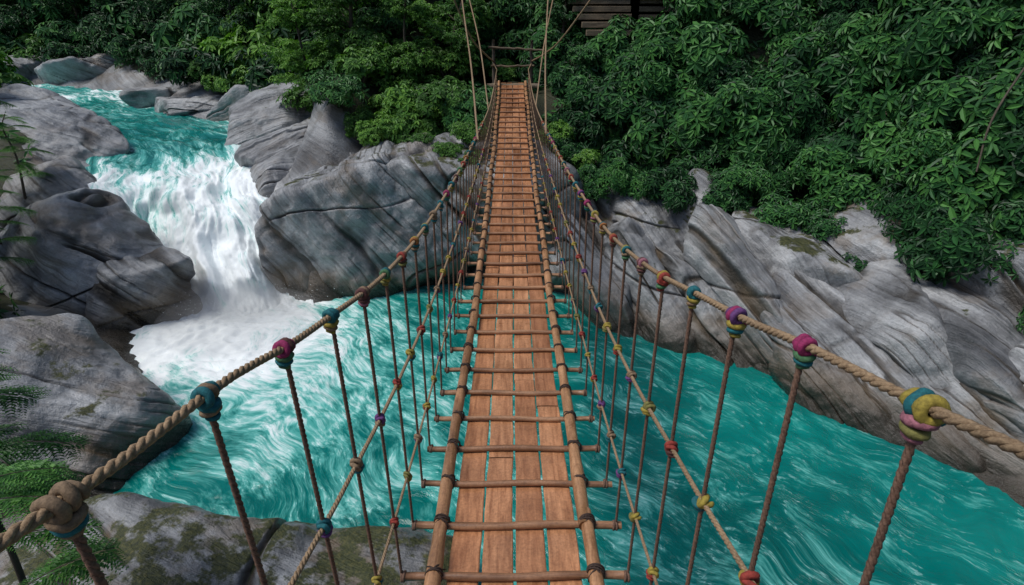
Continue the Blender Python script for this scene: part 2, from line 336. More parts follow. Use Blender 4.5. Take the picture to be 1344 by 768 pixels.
# ------------------------------------------------------------------ water
def water_mat(name,fall=False):
    b=MB(name); geo=b.new("ShaderNodeNewGeometry"); pos=geo.outputs['Position']; foam=b.attr('foam')
    co=b.attr('flow',out='Vector')
    if fall:
        sw=b.noise(b.scale(co,(2.6,.8,1)),1,6,.66,.8); fi=b.noise(b.scale(co,(10,1.5,1)),1,5,.72,.6)
    else:
        sw=b.noise(b.scale(co,(1,1,1)),2.1,5,.60,.3); fi=b.noise(b.scale(co,(.7,1.3,1)),9,5,.68,.3)
    big=b.noise(pos,.35,3,.5,.2)
    base=b.ramp(b.math('ADD',b.math('MULTIPLY',sw,.35),b.math('MULTIPLY',big,.65)),[(.36,(.0,.095,.085)),(.5,(.0,.16,.14)),(.66,(.005,.25,.21))])
    v=b.math('ADD',foam,b.math('ADD',b.math('MULTIPLY',b.math('SUBTRACT',sw,.5),2.1),b.math('MULTIPLY',b.math('SUBTRACT',fi,.5),1.6)))
    thin=b.math('ABSOLUTE',b.math('SUBTRACT',sw,.515)); vein=b.math('MULTIPLY',b.mr(thin,.018,.0),b.mr(fi,.48,.62))
    f=b.mr(v,.36,1.15 if not fall else .95); milky=b.mr(v,-.05,.7,0,.8)
    col=b.mix(milky,base,(.17,.60,.53))
    col=b.mix(b.math('MULTIPLY',vein,b.mr(foam,-.14,.2,.18,.8)),col,(.45,.76,.72))
    col=b.mix(f,col,(.88,.92,.92))
    b.link(col,b.b.inputs['Base Color']); b.link(b.math('ADD',.05,b.math('MULTIPLY',f,.5)),b.b.inputs['Roughness'])
    b.b.inputs['IOR'].default_value=1.33
    calm=b.mr(foam,.1,.9,1.,.35)
    b.link(b.bump(b.math('MULTIPLY',b.sum((sw,.048),(fi,.024)),calm),.9,1.),b.b.inputs['Normal']); return b.m
WATER=water_mat("turquoise_water"); FALL=water_mat("white_water",True)
X=np.linspace(-10,20,680); Y=np.linspace(-8,13.5,520); GX,GY=np.meshgrid(X,Y,indexing='ij'); P=np.c_[GX.ravel(),GY.ravel(),np.zeros(GX.size)]
base_pt=np.array([-5.6,9.7])
sx=P[:,0]-base_pt[0]; sy=P[:,1]-base_pt[1]; r=np.hypot(sx,sy)
jet=catmull([(-6.0,10.2,0),(-5.0,9.0,0),(-3.9,8.0,0),(-2.6,6.8,0),(-1,5.4,0),(1.5,3.6,0),(4,1.5,0)],10)
dj=np.full(len(P),1e9); al=np.zeros(len(P)); s=0
for a,c in zip(jet[:-1,:2],jet[1:,:2]):
    ab=c-a; L=np.hypot(*ab); t=np.clip(((P[:,:2]-a)@ab)/(L*L),0,1); q=P[:,:2]-(a+t[:,None]*ab); dd=np.hypot(q[:,0],q[:,1]); m=dd<dj; dj[m]=dd[m]; al[m]=(s+t[m]*L); s+=L
foam=.95*np.exp(-(r/2.3)**2)+.78*np.exp(-(dj/(2.5+al*.16))**2)*np.exp(-al/7.5)+.16*np.exp(-(r/9)**2)
foam+= .30*fbm(P*.55,3,77)*np.exp(-r/9)
bank=np.abs(pdist(P[:,:2],POOL)); foam+=.12*np.exp(-(bank/.3)**2)
amp=.028+.035*np.exp(-(r/2.4)**2)+.02*np.exp(-(dj/1.8)**2)*np.exp(-al/6)
warp=np.c_[fbm(P*.6,3,51),fbm(P*.6,3,52),np.zeros(len(P))]*.6
ch=fbm((P+warp)*np.array([2.0,2.9,1]),5,61,.64); z=(1-np.abs(ch)*2.2-.6)*amp*.9+fbm((P+warp)*.45,2,62)*.03
me=np_mesh("pool_water",np.c_[P[:,:2],z-.01],grid_faces(len(X),len(Y))); fattr(me,"foam",foam-.17)
# surface pattern stretched along the outflow
ang=math.radians(-42); ca,sa=math.cos(ang),math.sin(ang); Q=P+warp*1.0; vattr(me,"flow",np.c_[(Q[:,0]*ca+Q[:,1]*sa)*.62,(-Q[:,0]*sa+Q[:,1]*ca)*1.3,Q[:,2]])
add_obj("river_pool",me,kind="structure",mats=[WATER],label="swirling turquoise river pool with white foam",cat="river")
SEC=[(-60,22,-60,28,2.75,.3),(-30,21.2,-30,27.2,2.7,.4),(-20,20.4,-19.5,26.3,2.62,.55),(-15.6,18.4,-14.4,24,2.55,.5),(-12.8,16.2,-10.0,20.2,2.45,.15),(-10.7,14.2,-6.4,16.6,2.3,.35),(-9.8,12.9,-5.4,14.2,2.08,.85),(-9.1,12.0,-5.1,12.9,1.72,1.05),(-8.5,11.5,-4.9,12.2,1.42,1.05),(-8.0,11.0,-4.8,11.6,.85,1.1),(-7.4,10.2,-4.3,10.9,.18,1.15),(-6.9,9.2,-3.9,9.9,-.28,1.2)]
S=catmull(np.array(SEC),28); nu=len(S); nv=150
t=np.linspace(0,1,nv)
XX=S[:,0:1]*(1-t)+S[:,2:3]*t; YY=S[:,1:2]*(1-t)+S[:,3:4]*t; FO=np.repeat(S[:,5:6],nv,1)
wd=np.hypot(S[:,0]-S[:,2],S[:,1]-S[:,3]); mid=np.c_[(S[:,0]+S[:,2])/2,(S[:,1]+S[:,3])/2,S[:,4]]; sl=np.r_[0,np.cumsum(np.linalg.norm(np.diff(mid,axis=0),axis=1))]
TT=(t[None,:]-.5)*np.clip(wd,3,6)[:,None]; SS=np.repeat(sl[:,None],nv,1)
ledge=fbm(np.c_[TT.ravel()*.9,SS.ravel()*.12,np.zeros(TT.size)],3,75).reshape(nu,nv)
sshift=SS+ledge*1.4*sst(sl[-1]-9,sl[-1]-5,SS)*(1-sst(sl[-1]-1.6,sl[-1]-.3,SS))
ZZ=np.interp(sshift.ravel(),sl,S[:,4]).reshape(nu,nv)
fl=np.c_[TT.ravel(),SS.ravel()+ledge.ravel()*.6,np.zeros(TT.size)]
fl[:,0]+=fbm(fl*np.array([.5,.5,1]),2,79)*.45
Z=ZZ.ravel(); stp=sst(.05,.35,Z)*sst(2.15,1.7,Z)
bul=np.repeat((1-(2*t-1)**2)[None,:],nu,0).ravel()
am=.05+.04*sst(.05,.7,FO.ravel())
d1=fbm(fl*np.array([1.0,.6,1]),3,71)*.44*np.maximum(stp,.25*sst(1.5,2.2,Z)*sst(2.6,2.2,Z))+stp*(bul-.5)*.28
d2=fbm(fl*np.array([3.0,1.6,1]),5,72,.6)*am*1.5*(1-.5*stp)+fbm(fl*np.array([7.,1.1,1]),4,74,.55)*.06*stp
V=np.c_[XX.ravel()+stp*d1*.4,YY.ravel()-stp*(np.abs(d1)*.9+d2),Z+d1+d2]
fo=FO.ravel()+.35*fbm(fl*.5,3,73)
me=np_mesh("upper_river",V,grid_faces(nu,nv)); fattr(me,"foam",fo-.08); vattr(me,"flow",fl)
WF=add_obj("river_waterfall",me,kind="structure",mats=[FALL],label="white waterfall pouring from turquoise rapids into the pool",cat="waterfall")
r=np.random.default_rng(55); n=5000
k1=r.integers(0,len(V),n*8); cand=V[k1]; k2=(stp[k1]>.3)&(r.random(n*8)<.25); c1=cand[k2][:n//2]; c1=c1+np.c_[r.normal(0,.05,len(c1)),-np.abs(r.normal(0,.09,len(c1))),np.abs(r.normal(0,.07,len(c1)))]
m=n//2; c2=np.c_[r.normal(-5.5,.6,m),r.normal(10.1,.35,m),np.abs(r.normal(0,.24,m))]
CD=np.vstack([c1,c2]); Rr=.003+.008*r.random(len(CD))**3
oc=np.array([[1,0,0],[0,1,0],[-1,0,0],[0,-1,0],[0,0,1],[0,0,-1]],float); ft=np.array([[0,1,4],[1,2,4],[2,3,4],[3,0,4],[1,0,5],[2,1,5],[3,2,5],[0,3,5]])
Vd=(CD[:,None,:]+Rr[:,None,None]*oc[None]).reshape(-1,3); Fd=(np.arange(len(CD))[:,None,None]*6+ft[None]).reshape(-1,3)
bm_=MB("spray_white"); bm_.b.inputs['Base Color'].default_value=(.85,.9,.9,1); bm_.b.inputs['Roughness'].default_value=.3
add_obj("spray",np_mesh("spray",Vd,Fd),WF,mats=[bm_.m])
Dm,Fm=cubesphere(14); bm2=bpy.data.materials.new("mist"); bm2.use_nodes=True; nn=bm2.node_tree.nodes; nn.clear(); oo_=nn.new("ShaderNodeOutputMaterial"); vs=nn.new("ShaderNodeVolumeScatter"); vs.inputs['Color'].default_value=(1,1,1,1); vs.inputs['Density'].default_value=.28; bm2.node_tree.links.new(vs.outputs[0],oo_.inputs['Volume'])
for c,s_ in (((-5.75,10.3,.3),(1.2,.75,.55)),((-5.2,9.6,.15),(1.6,1.2,.42))):
    o=add_obj("mist",np_mesh("mist",Dm*np.array(s_),Fm),WF,mats=[bm2]); o.location=c
# ------------------------------------------------------------------ foliage meshes
def leaves(C,Dr,Nn,L,W,curl=.25):
    Dr=Dr/np.linalg.norm(Dr,axis=1)[:,None]; S=np.cross(Dr,Nn); S/=np.linalg.norm(S,axis=1)[:,None]+1e-9; N=np.cross(S,Dr)
    L=L[:,None];W=W[:,None]
    b=C; tip=C+Dr*L-N*L*curl; l1=C+Dr*L*.3+S*W*.42+N*W*.12; l2=C+Dr*L*.68+S*W*.4-N*(L*curl*.45-W*.12); r1=C+Dr*L*.3-S*W*.42+N*W*.12; r2=C+Dr*L*.68-S*W*.4-N*(L*curl*.45-W*.12)
    V=np.stack([b,l1,l2,tip,r2,r1],1).reshape(-1,3); k=np.arange(len(C))[:,None]*6
    F=np.vstack([k+np.array([0,1,2,3]),k+np.array([0,3,4,5])]); return V,F
def unit(a): return a/(np.linalg.norm(a,axis=-1,keepdims=True)+1e-9)
def palm(C,O,r,size=.16,k=6,wr=.36):
    n=len(C); O=unit(O); ref=r.normal(size=(n,3)); A=unit(np.cross(O,ref)); B=np.cross(O,A)
    CC=np.repeat(C,k,0); OO=np.repeat(O,k,0); AA=np.repeat(A,k,0); BB=np.repeat(B,k,0)
    ph=(np.tile(np.arange(k),n)/k*2*np.pi)+r.normal(0,.18,n*k)
    D=np.cos(ph)[:,None]*AA+np.sin(ph)[:,None]*BB+OO*r.uniform(.0,.35,(n*k,1)); D[:,2]-=.25
    L=size*r.uniform(.7,1.25,n*k)*np.repeat(r.uniform(.75,1.25,n),k)
    return leaves(CC+unit(D)*size*.08,D,OO,L,L*wr)
def shrub_mesh(seed,lobes=8,R=.75,size=.125,cl=360,k=6,mat=LEAF_D,wr=.36,flat=.8):
    r=np.random.default_rng(seed); cs=[];os=[]
    lc=unit(r.normal(size=(lobes,3)))*R*r.uniform(.35,.9,(lobes,1)); lc[:,2]=np.abs(lc[:,2])*flat+.15
    lr=R*r.uniform(.26,.5,lobes)
    for c,q in zip(lc,lr):
        m=cl//lobes; d=unit(r.normal(size=(m,3))+np.array([0,0,.5])); rad=q*r.uniform(.6,1.08,(m,1)); cs.append(c+d*rad*np.array([1,1,.85])); os.append(unit(d*.7+unit(c)[None]*.4+np.array([0,0,.55])+r.normal(0,.2,(m,3))))
    V,F=palm(np.vstack(cs),np.vstack(os),r,size,k,wr)
    parts=[(V,F)]; nl=len(F)
    for c in lc:
        path=catmull([(0,0,-.35),(c[0]*.3,c[1]*.3,c[2]*.35),(c[0]*.8,c[1]*.8,c[2]*.85),tuple(c*1.15)],4); parts.append(sweep_vf(path,np.linspace(.028,.008,len(path)),5,False))
    V,F=merge(parts); me=np_mesh("shrub",V,F,False); me.materials.append(mat); me.materials.append(BARK)
    mi=np.zeros(len(me.polygons),np.int32); mi[nl:]=1; me.polygons.foreach_set("material_index",mi); return me
SH=[shrub_mesh(200+i,lobes=8+i%3,size=.105+.014*(i%3)) for i in range(6)]
SHL=[shrub_mesh(220+i,lobes=8,size=.095,cl=460,mat=LEAF_L,wr=.5) for i in range(3)]
def inview(x,y,z,m=1.22,R=1.0):
    dz=z-CZ; dep=y*.8988-dz*.4384
    if dep<.3: return False
    u=(abs(x)-R)/dep; v=(y*.4384+dz*.8988)
    return u<.9*m and (v-R)/dep<.514*1.15 and (v+R)/dep>-.514*m
def hill_norm(p):
    e=.4; z=terr(np.array([[p[0]-e,p[1]],[p[0]+e,p[1]],[p[0],p[1]-e],[p[0],p[1]+e]]))[0]
    n=Vector((-(z[1]-z[0])/(2*e),-(z[3]-z[2])/(2*e),1)); return n.normalized()
def scatter(n,xr,yr,dmin,cond=None,seed=1,dm=1.2,R=1.):
    r=np.random.default_rng(seed); pts=[]; C=np.c_[r.uniform(*xr,n*40),r.uniform(*yr,n*40)]; z,d=terr(C)
    for c,zz,dd in zip(C,z,d):
        if dd<dm or (cond and not cond(c[0],c[1],zz,dd)) or not inview(c[0],c[1],zz,R=R): continue
        if all((c[0]-q[0])**2+(c[1]-q[1])**2+((zz-q[2])*.8)**2>dmin*dmin for q in pts): pts.append((c[0],c[1],zz,dd))
        if len(pts)>=n: break
    return pts
def put(me,name,p,sc,tilt,label,cat,group,r):
    o=add_obj(name,me,label=label,cat=cat,group=group); o.location=p
    nrm=hill_norm(p).lerp(Vector((0,0,1)),1-tilt).normalized()
    q=Vector((0,0,1)).rotation_difference(nrm)
    o.rotation_mode='QUATERNION'; o.rotation_quaternion=q@Matrix.Rotation(r.uniform(0,6.28),3,'Z').to_quaternion(); o.scale=(sc,sc,sc*r.uniform(.85,1.2)); return o
rr=random.Random(5)
def vis(x,y,z,d):
    if abs(x)<.95 and y<15.9: return False
    if 1.3<x<4.6 and 14.7<y<18.2: return False
    return True
pts=scatter(278,(.6,17),(4.5,21),.80,lambda x,y,z,d: vis(x,y,z,d) and d>(1.6 if x>3 else 1.25),seed=3)
GS="shrubs covering the hillside"; LS="dense deep green broadleaf shrub on the steep hillside"
for p in pts:
    put(rr.choice(SH),"leafy_shrub",(p[0],p[1],p[2]+(.36 if p[3]<3.0 and p[0]>3 else -.02)),rr.uniform(.8,1.15) if p[3]<3 else rr.uniform(1.0,1.6),.6,LS,"shrub",GS,rr)
for x,y,z,s in [(1.7,11.9,2.2,.7),(2.4,11.5,2.15,.75),(3.2,11.2,2.05,.8),(4.1,10.9,2.0,.8),(5.0,10.2,1.9,.8),(5.9,9.6,1.85,.8),(6.8,8.9,1.8,.85),(7.6,8.1,1.8,.85),(8.3,7.1,1.9,.9),(9.0,6.1,2.0,.9),(1.1,12.4,2.6,.6),(4.6,10.9,2.3,.8),(7.4,8.9,2.2,.9)]:
    put(rr.choice(SH),"leafy_shrub",(x,y,z),s,.6,"deep green shrub hanging over the top of the rock slabs","shrub",GS,rr)
pts=scatter(80,(-12,-.2),(12.6,24),.85,lambda x,y,z,d: vis(x,y,z,d) and not(x<-6.0 and y<15.5) and (d>1.5) ,seed=4)
for p in pts:
    put(rr.choice(SHL+SH[:1]),"leafy_shrub",(p[0],p[1],p[2]+.1),rr.uniform(.7,1.25),.4,"fresh green small-leaved shrub on the rocky bank","shrub","shrubs on the rocky bank",rr)
for x,y,z,s in [(-2.1,12.4,2.85,.5),(-1.4,12.0,2.75,.5),(-2.7,13.1,2.95,.6),(-3.7,13.5,2.85,.6),(-1.0,12.4,3.0,.6),(-4.4,14.2,2.8,.6),(1.0,12.7,2.9,.6),(1.5,12.2,2.5,.6),(-3.0,13.9,3.1,.8),(-1.9,13.6,3.2,.8),(-3.1,12.7,2.9,.45),(-.8,11.8,2.6,.45),(-9.2,9.2,1.95,.6),(-9.9,9.9,2.1,.8),(-10.6,10.8,2.1,.8),(-8.7,8.2,1.35,.55)]:
    put(rr.choice(SHL),"leafy_shrub",(x,y,z),s,.1,"fresh green small-leaved shrub spilling over the boulder","shrub","shrubs on the rocky bank",rr)
for x,y,z,s in [(0,16.8,3.7,1.0),(.95,15.7,4.3,.8),(-.95,15.7,4.3,.8),(.1,16.6,5.2,1.1),(1.9,14.4,4.35,.75),(3.0,14.2,4.3,.8),(4.1,14.3,4.5,.8)]:
    put(SH[0],"leafy_shrub",(x,y,z),s,.1,"dark green shrub closing in behind the bridge gateway","shrub",GS,rr)
pts=scatter(115,(-40,-7),(15,50),1.7,lambda x,y,z,d: d>1.5 and (y>17 or x<-14),seed=21,R=2)
for p in pts:
    put(rr.choice(SH+SHL),"leafy_shrub",(p[0],p[1],p[2]),rr.uniform(1.7,2.6),.3,"rounded dark green bush on the far forest slope","shrub","bushes of the forest slope",rr)
r=np.random.default_rng(9)
C=np.vstack([np.c_[r.uniform(-40,25,40000),r.uniform(3,45,40000)],np.c_[r.uniform(1,15,26000),r.uniform(5,20,26000)]]); r.shuffle(C); z,d=terr(C)
k=(d>1.5)&~((np.abs(C[:,0])<.7)&(C[:,1]<16))&(C[:,0]>-.9*C[:,1]-8)&(C[:,0]<1.0*C[:,1]+4)
C=C[k];z=z[k]; C=C[:24000]; z=z[:24000]; cc=np.c_[C,z+r.uniform(.0,.25,len(z))]; oo=np.tile([-.1,-.5,.8],(len(cc),1))+r.normal(0,.3,(len(cc),3))
V,F=palm(cc,oo,r,.15,6,.4); me=np_mesh("undergrowth",V,F,False); add_obj("undergrowth",me,kind="stuff",mats=[LEAF_D],label="low leafy undergrowth covering the forest slope",cat="undergrowth")
def tree_meshes(seed,H=4.,R=1.3,n=5200,leaf=.10,wr=.45):
    r=np.random.default_rng(seed); tp=catmull([(0,0,-.4),(r.normal(0,.08),r.normal(0,.08),H*.3),(r.normal(0,.2),r.normal(0,.2),H*.65),(r.normal(0,.25),r.normal(0,.25),H*.97)],7)
    parts=[sweep_vf(tp,np.linspace(.08,.016,len(tp))*H/4,8)]
    tips=[]
    for i in range(24):
        h=r.uniform(.08,.97); b=tp[int(h*(len(tp)-1))]; a=r.uniform(0,6.28); ln=R*(1.1-.65*h)*r.uniform(.6,1.15)
        e=b+np.array([math.cos(a)*ln,math.sin(a)*ln,ln*r.uniform(.1,.6)]); m=(b+e)/2+np.array([0,0,.12*ln]); pt=catmull([b,m,e],5); parts.append(sweep_vf(pt,np.linspace(.028,.007,len(pt))*H/4,5,False)); tips.append((pt,ln))
    tV,tF=merge(parts)
    C=[];O=[]
    for pt,ln in tips:
        m=n//len(tips)//5
        q=pt[r.integers(3,len(pt),m)]; d=unit(r.normal(size=(m,3)))
        cl=ln*r.uniform(.28,.5); c=q+d*cl*np.array([1,1,.5])*r.uniform(.3,1.05,(m,1)); C.append(c); O.append(unit(d*.5+np.array([0,0,.8])+r.normal(0,.25,(m,3))))
    V,F=palm(np.vstack(C),np.vstack(O),r,leaf,5,wr); return np_mesh("trunk",tV,tF),np_mesh("crown",V,F,False)
TR=[]
for i in range(4):
    a,b_=tree_meshes(300+i,H=4+.4*i,R=1.3,n=12500,leaf=.105); a.materials.append(BARK); b_.materials.append(LEAF_L if i%2==0 else LEAF_D); TR.append((a,b_))
def tree(p,sc,i,label,group):
    root=add_obj("tree",None,label=label,cat="tree",group=group); root.empty_display_size=.3; root.location=p; root.rotation_euler=(rr.uniform(-.1,.1),rr.uniform(-.1,.1),rr.uniform(0,6.28)); root.scale=(sc,)*3
    add_obj("trunk",TR[i][0],root); add_obj("crown",TR[i][1],root)
LB="leafy tree with light feathery crown on the rocky bank"
for (x,y,s,i) in [(-5.0,15.0,.6,0),(-3.9,15.0,.7,2),(-2.6,14.7,.65,0),(-1.5,15.2,.7,2),(-4.6,17,.95,2),(-2.9,17.3,1.,0),(-6.2,17.8,.85,0),(-1.4,17.4,1.0,2),(-7.4,20.8,1.0,2),(-5,20,1.2,0),(-9.4,23.8,1.1,0),(1.2,17.6,.8,1),(.2,18.6,1.0,3),(-.2,17.0,.7,1),(1.25,15.6,.5,3),(-1.15,15.7,.55,1),(-3.5,21,1.3,3),(-7.6,23,1.2,3)]:
    tree((x,y,float(terr([[x,y]])[0][0])),s,i,LB,"trees on the rocky bank")
pts=scatter(75,(-42,-7),(16,52),2.1,lambda x,y,z,d: d>2.6,seed=11,R=2)
for p in pts: tree((p[0],p[1],p[2]),rr.uniform(.8,1.4),rr.choice([1,3,1,3,0,2]),"dark green forest tree on the far slope","trees of the forest slope")
pts=scatter(28,(5,18),(9,26),1.8,lambda x,y,z,d: d>4.5,seed=12)
for p in pts: tree((p[0],p[1],p[2]),rr.uniform(.8,1.15),rr.choice([1,3]),"dark green tree above the shrubs on the hillside","trees of the hillside")
def frond(base,dir0,ln,r,n=20):
    d=unit(np.array(dir0,float)); t=np.linspace(0,1,n); side=unit(np.cross(d,[0,0,1.])); rac=base+d*ln*t[:,None]+np.array([0,0,1.])*(-.42*ln*t**2)[:,None]
    T=unit(np.gradient(rac,axis=0)); C=[];D=[];L=[]
    for i in range(2,n):
        pl=ln*.34*math.sin(math.pi*min(1,.12+.9*(1-t[i])**.8)) 
        for s in (-1,1):
            pd=unit(T[i]*.55+side*s+np.array([0,0,-.15])+r.normal(0,.06,3)); m=9; u=np.linspace(.08,1,m)
            pts=rac[i]+pd*pl*u[:,None]+np.array([0,0,-.12])*pl*(u**2)[:,None]; q=unit(np.cross(pd,np.cross(T[i],side)))
            for s2 in (-1,1):
                C.append(pts); D.append(np.tile(pd*.7+s2*q,(m,1))+r.normal(0,.08,(m,3))); L.append(pl*.26*(1.1-u*.75))
    C=np.vstack(C);D=np.vstack(D);L=np.concatenate(L); N=np.tile([0,0,1.],(len(C),1))+r.normal(0,.15,(len(C),3))
    return leaves(C,D,N,L,L*.42,.1),sweep_vf(rac,np.linspace(.006,.0015,n)*ln/.6,4,False)
def sapling(seed,H=2.2,nf=26,ln=.85,h0=.2):
    r=np.random.default_rng(seed); tp=catmull([(0,0,-.3),(.05,.02,H*.4),(-.04,.06,H*.8),(.05,0,H)],6); tv=[sweep_vf(tp,np.linspace(.03,.008,len(tp)),7)]; lv=[]
    for i in range(nf):
        h=h0+(1-h0)*i/nf; b=tp[int(h*(len(tp)-1))]; a=i*2.4+r.normal(0,.3)
        l,s=frond(b,(math.cos(a),math.sin(a),r.uniform(.15,.55)),ln*(1.15-.5*h)*r.uniform(.8,1.1),r); lv.append(l); tv.append(s)
    a=np_mesh("trunk",*merge(tv)); a.materials.append(BARK); b=np_mesh("crown",*merge(lv),False); b.materials.append(LEAF_F); return a,b
SP=[sapling(401,2.7,17,.85,.40),sapling(402,1.6,20,.75)]
def put_sap(x,y,z,s,i,rot):
    root=add_obj("sapling",None,label="feathery green sapling with fern-like sprays on the bank",cat="sapling",group="feathery saplings on the bank"); root.location=(x,y,z); root.scale=(s,)*3; root.rotation_euler=(0,.08,rot)
    add_obj("trunk",SP[i][0],root); add_obj("crown",SP[i][1],root)
for a in [(-3.05,2.0,.85,.92,0,0.3),(-3.8,2.9,.9,.95,0,1.5),(-9.0,9.1,1.7,1.0,1,.4),(-9.6,10.0,1.9,1.2,0,1.4),(-8.6,8.4,1.4,.85,1,2.),(-10.2,11.6,2.2,.9,1,.9)]: put_sap(*a)
# ------------------------------------------------------------------ bridge
BR=add_obj("rope_bridge",None,label="narrow rope suspension bridge with red-brown plank deck and coloured knots",cat="rope bridge"); BR.empty_display_size=.5
def deck(y): return CZ-2.4+.013*(np.asarray(y,float)-5.5)**2
_ry=np.array([-1.2,0,.45,.64,.9,1.13,1.4,2.0,2.9,4.3,5.7,9.2,11.5,13.9]); _rz=np.array([.10,-.28,-.42,-.48,-.55,-.625,-.70,-.86,-1.02,-1.13,-1.21,-1.36,-1.33,-1.12])
_c=catmull(np.c_[_ry,_rz,np.interp(_ry,[0,1,2,4,8,13.8],[.57,.53,.50,.455,.405,.36])],10)
def railz(y,s): return CZ+np.interp(y,_c[:,0],_c[:,1])-((.06*(1-sst(1.,3.2,np.asarray(y,float)))+.03*(1-sst(.4,.9,np.asarray(y,float)))) if s<0 else 0)
def railx(y): return np.interp(y,_c[:,0],_c[:,2])
def taper(y): return 1-.11*sst(5,14,np.asarray(y,float))
def child(name,V,F,mats,parent=BR,smooth=True):
    me=np_mesh(name,V,F,smooth); return add_obj(name,me,parent,mats=mats)
ys=np.linspace(-1.2,13.9,160)
def ropept(y,s,f):
    zt=railz(y,s); zd=deck(y)-.02; xt=railx(y); xb=.49-.12*sst(3,13,np.asarray(y,float))
    return np.stack([s*(xt*(1-f)+xb*f),np.asarray(y,float),zt*(1-f)+zd*f],-1)
for s in (-1,1):
    child("handrail_rope",*twist_vf(ropept(ys,s,0),.0088),[ROPE]); child("middle_rope",*twist_vf(ropept(ys,s,.37),.0075),[ROPE]); child("lower_rope",*twist_vf(ropept(ys,s,.74),.0062),[ROPE])
    y0=-.9
    while y0<13.9:
        y1=min(y0+rr.uniform(2.4,3.2),14.1); q=np.linspace(y0-.1,y1,26); x=s*.35*taper(q)+rr.uniform(-.006,.006)+.006*np.sin(q*2.1+s)
        rad=.034*(1+.05*np.sin(q*9))*np.linspace(1.0,.88,26); rad[np.arange(26)%7==3]*=1.07
        child("side_pole",*sweep_vf(np.c_[x,q,deck(q)+.040],rad,12),[POLE]); y0=y1
bw=.143
for i in range(4):
    xc=(i-1.5)*(bw+.0065); y0=-.9-rr.random()
    while y0<14.1:
        y1=min(y0+rr.uniform(1.7,2.6),14.2); n=26; q=np.linspace(y0,y1-.008,n); w=bw*rr.uniform(.94,1.); dz=rr.uniform(-.005,.005); dx=rr.uniform(-.003,.003)
        prof=[(-.5,-.012),(-.5,.008),(-.47,.0115),(0,.0125),(.47,.0115),(.5,.008),(.5,-.012)]
        V=np.array([[(xc+dx+a*w)*float(taper(yy))+.002*math.sin(yy*7+i*2)+.0015*math.sin(yy*23+i),yy,float(deck(yy))+b_+dz-.012] for yy in q for a,b_ in prof]); m=len(prof); F=[]
        for a in range(n-1):
            for c in range(m): F.append([a*m+c,a*m+(c+1)%m,(a+1)*m+(c+1)%m,(a+1)*m+c])
        for o_,fl_ in ((0,1),((n-1)*m,0)):
            for e in ([0,1,5,6],[1,2,4,5]): F.append([o_+g for g in (e if fl_ else e[::-1])])
        child("deck_plank",V,np.array(F),[PLANK],smooth=False); y0=y1
SEQL=[("natural","natural","natural","teal"),("teal","natural","teal","natural"),("magenta","maroon","green","teal"),("teal","teal","yellow","natural"),("maroon","natural","maroon","pink"),("green","teal","yellow","olive"),("red","natural","maroon","olive"),("orange","yellow","teal","natural"),("teal","yellow","green","natural")]
SEQR=[("yellow","teal","pink","olive"),("magenta","magenta","green","teal"),("purple","magenta","yellow","teal"),("teal","teal","yellow","natural"),("red","yellow","red","green"),("pink","maroon","natural","maroon"),("teal","yellow","natural","green"),("red","orange","natural","maroon"),("orange","teal","natural","yellow")]
MIDC=[("yellow","red"),("yellow","olive"),("teal","purple"),("natural","teal"),("purple","natural"),("red","yellow"),("yellow","teal"),("red","maroon"),("olive","yellow"),("natural","purple")]
_kc={}
def wrap_vf(c,axis,R,r,seed):
    V,F=torus_vf(c,axis,R,r,18,8); q=(V-np.array(c))*900; return V+np.c_[vnoise(q*.08+seed,1),vnoise(q*.08+seed,2),vnoise(q*.08+seed,3)]*.0022,F
def knot_mesh(cols,big,s=1):
    key=(cols,big,s)
    if key in _kc: return _kc[key]
    parts=[];mi=[]; r=random.Random(str(key)); rx=lambda:r.uniform(-.25,.25)
    if big:
        a,b_,c,d=cols
        L=[(a,(0,-.013,.002),(rx(),1,rx()),.0145,.0085),(b_,(0,.006,0),(rx(),1,rx()),.0145,.0085),(a,(0,.021,-.002),(rx(),1,rx()),.012,.0065),
           (c,(0,-.002,-.021),(rx(),rx(),1),.0145,.0085),(d,(0,0,-.036),(rx(),rx(),1),.0125,.008),(c,(0,0,-.049),(rx(),rx(),1),.0095,.006),(b_,(s*.012,-.006,-.008),(1,.6,.5),.011,.007)]
    else:
        L=[(cols[0],(0,0,.006),(rx(),1,rx()+.3),.0125,.0078),(cols[1],(0,.004,-.011),(rx(),rx(),1),.0128,.0078),(cols[0],(0,-.011,.0),(.5,1,.3),.012,.0065),(cols[1],(0,.0,-.022),(rx(),rx(),1),.010,.006)]
    names=[]
    for j,(col,c,ax,R,q) in enumerate(L):
        V,F=wrap_vf(c,ax,R,q,j*5.); parts.append((V,F)); 
        if col not in names: names.append(col)
        mi+= [names.index(col)]*len(F)
    V,F=merge(parts); me=np_mesh("rope_knot",V,F); 
    for n_ in names: me.materials.append(COL[n_])
    me.polygons.foreach_set("material_index",np.array(mi,np.int32)); _kc[key]=me; return me
LM=[]
for q in range(4):
    lashV=[]
    for dy in (-.010,.0,.010)[:2+q%2]: lashV.append(torus_vf((0,dy+rr.uniform(-.004,.004),.019),(rr.uniform(-.25,.25),1,rr.uniform(-.2,.2)),.0365,.0042,18,5))
    lashV.append(torus_vf((0,0,.008),(.7,.7,.1),.042,.0042,18,5)); lashV.append(torus_vf((0,0,.008),(-.7,.7,.1),.042,.0042,18,5))
    lashV.append(sweep_vf(catmull([(.03,.01,.02),(.045,.02,.0),(.05,.035,-.02)],4),.0035,4))
    me=np_mesh("lashing",*merge(lashV)); me.materials.append(LASH); LM.append(me)
k=0
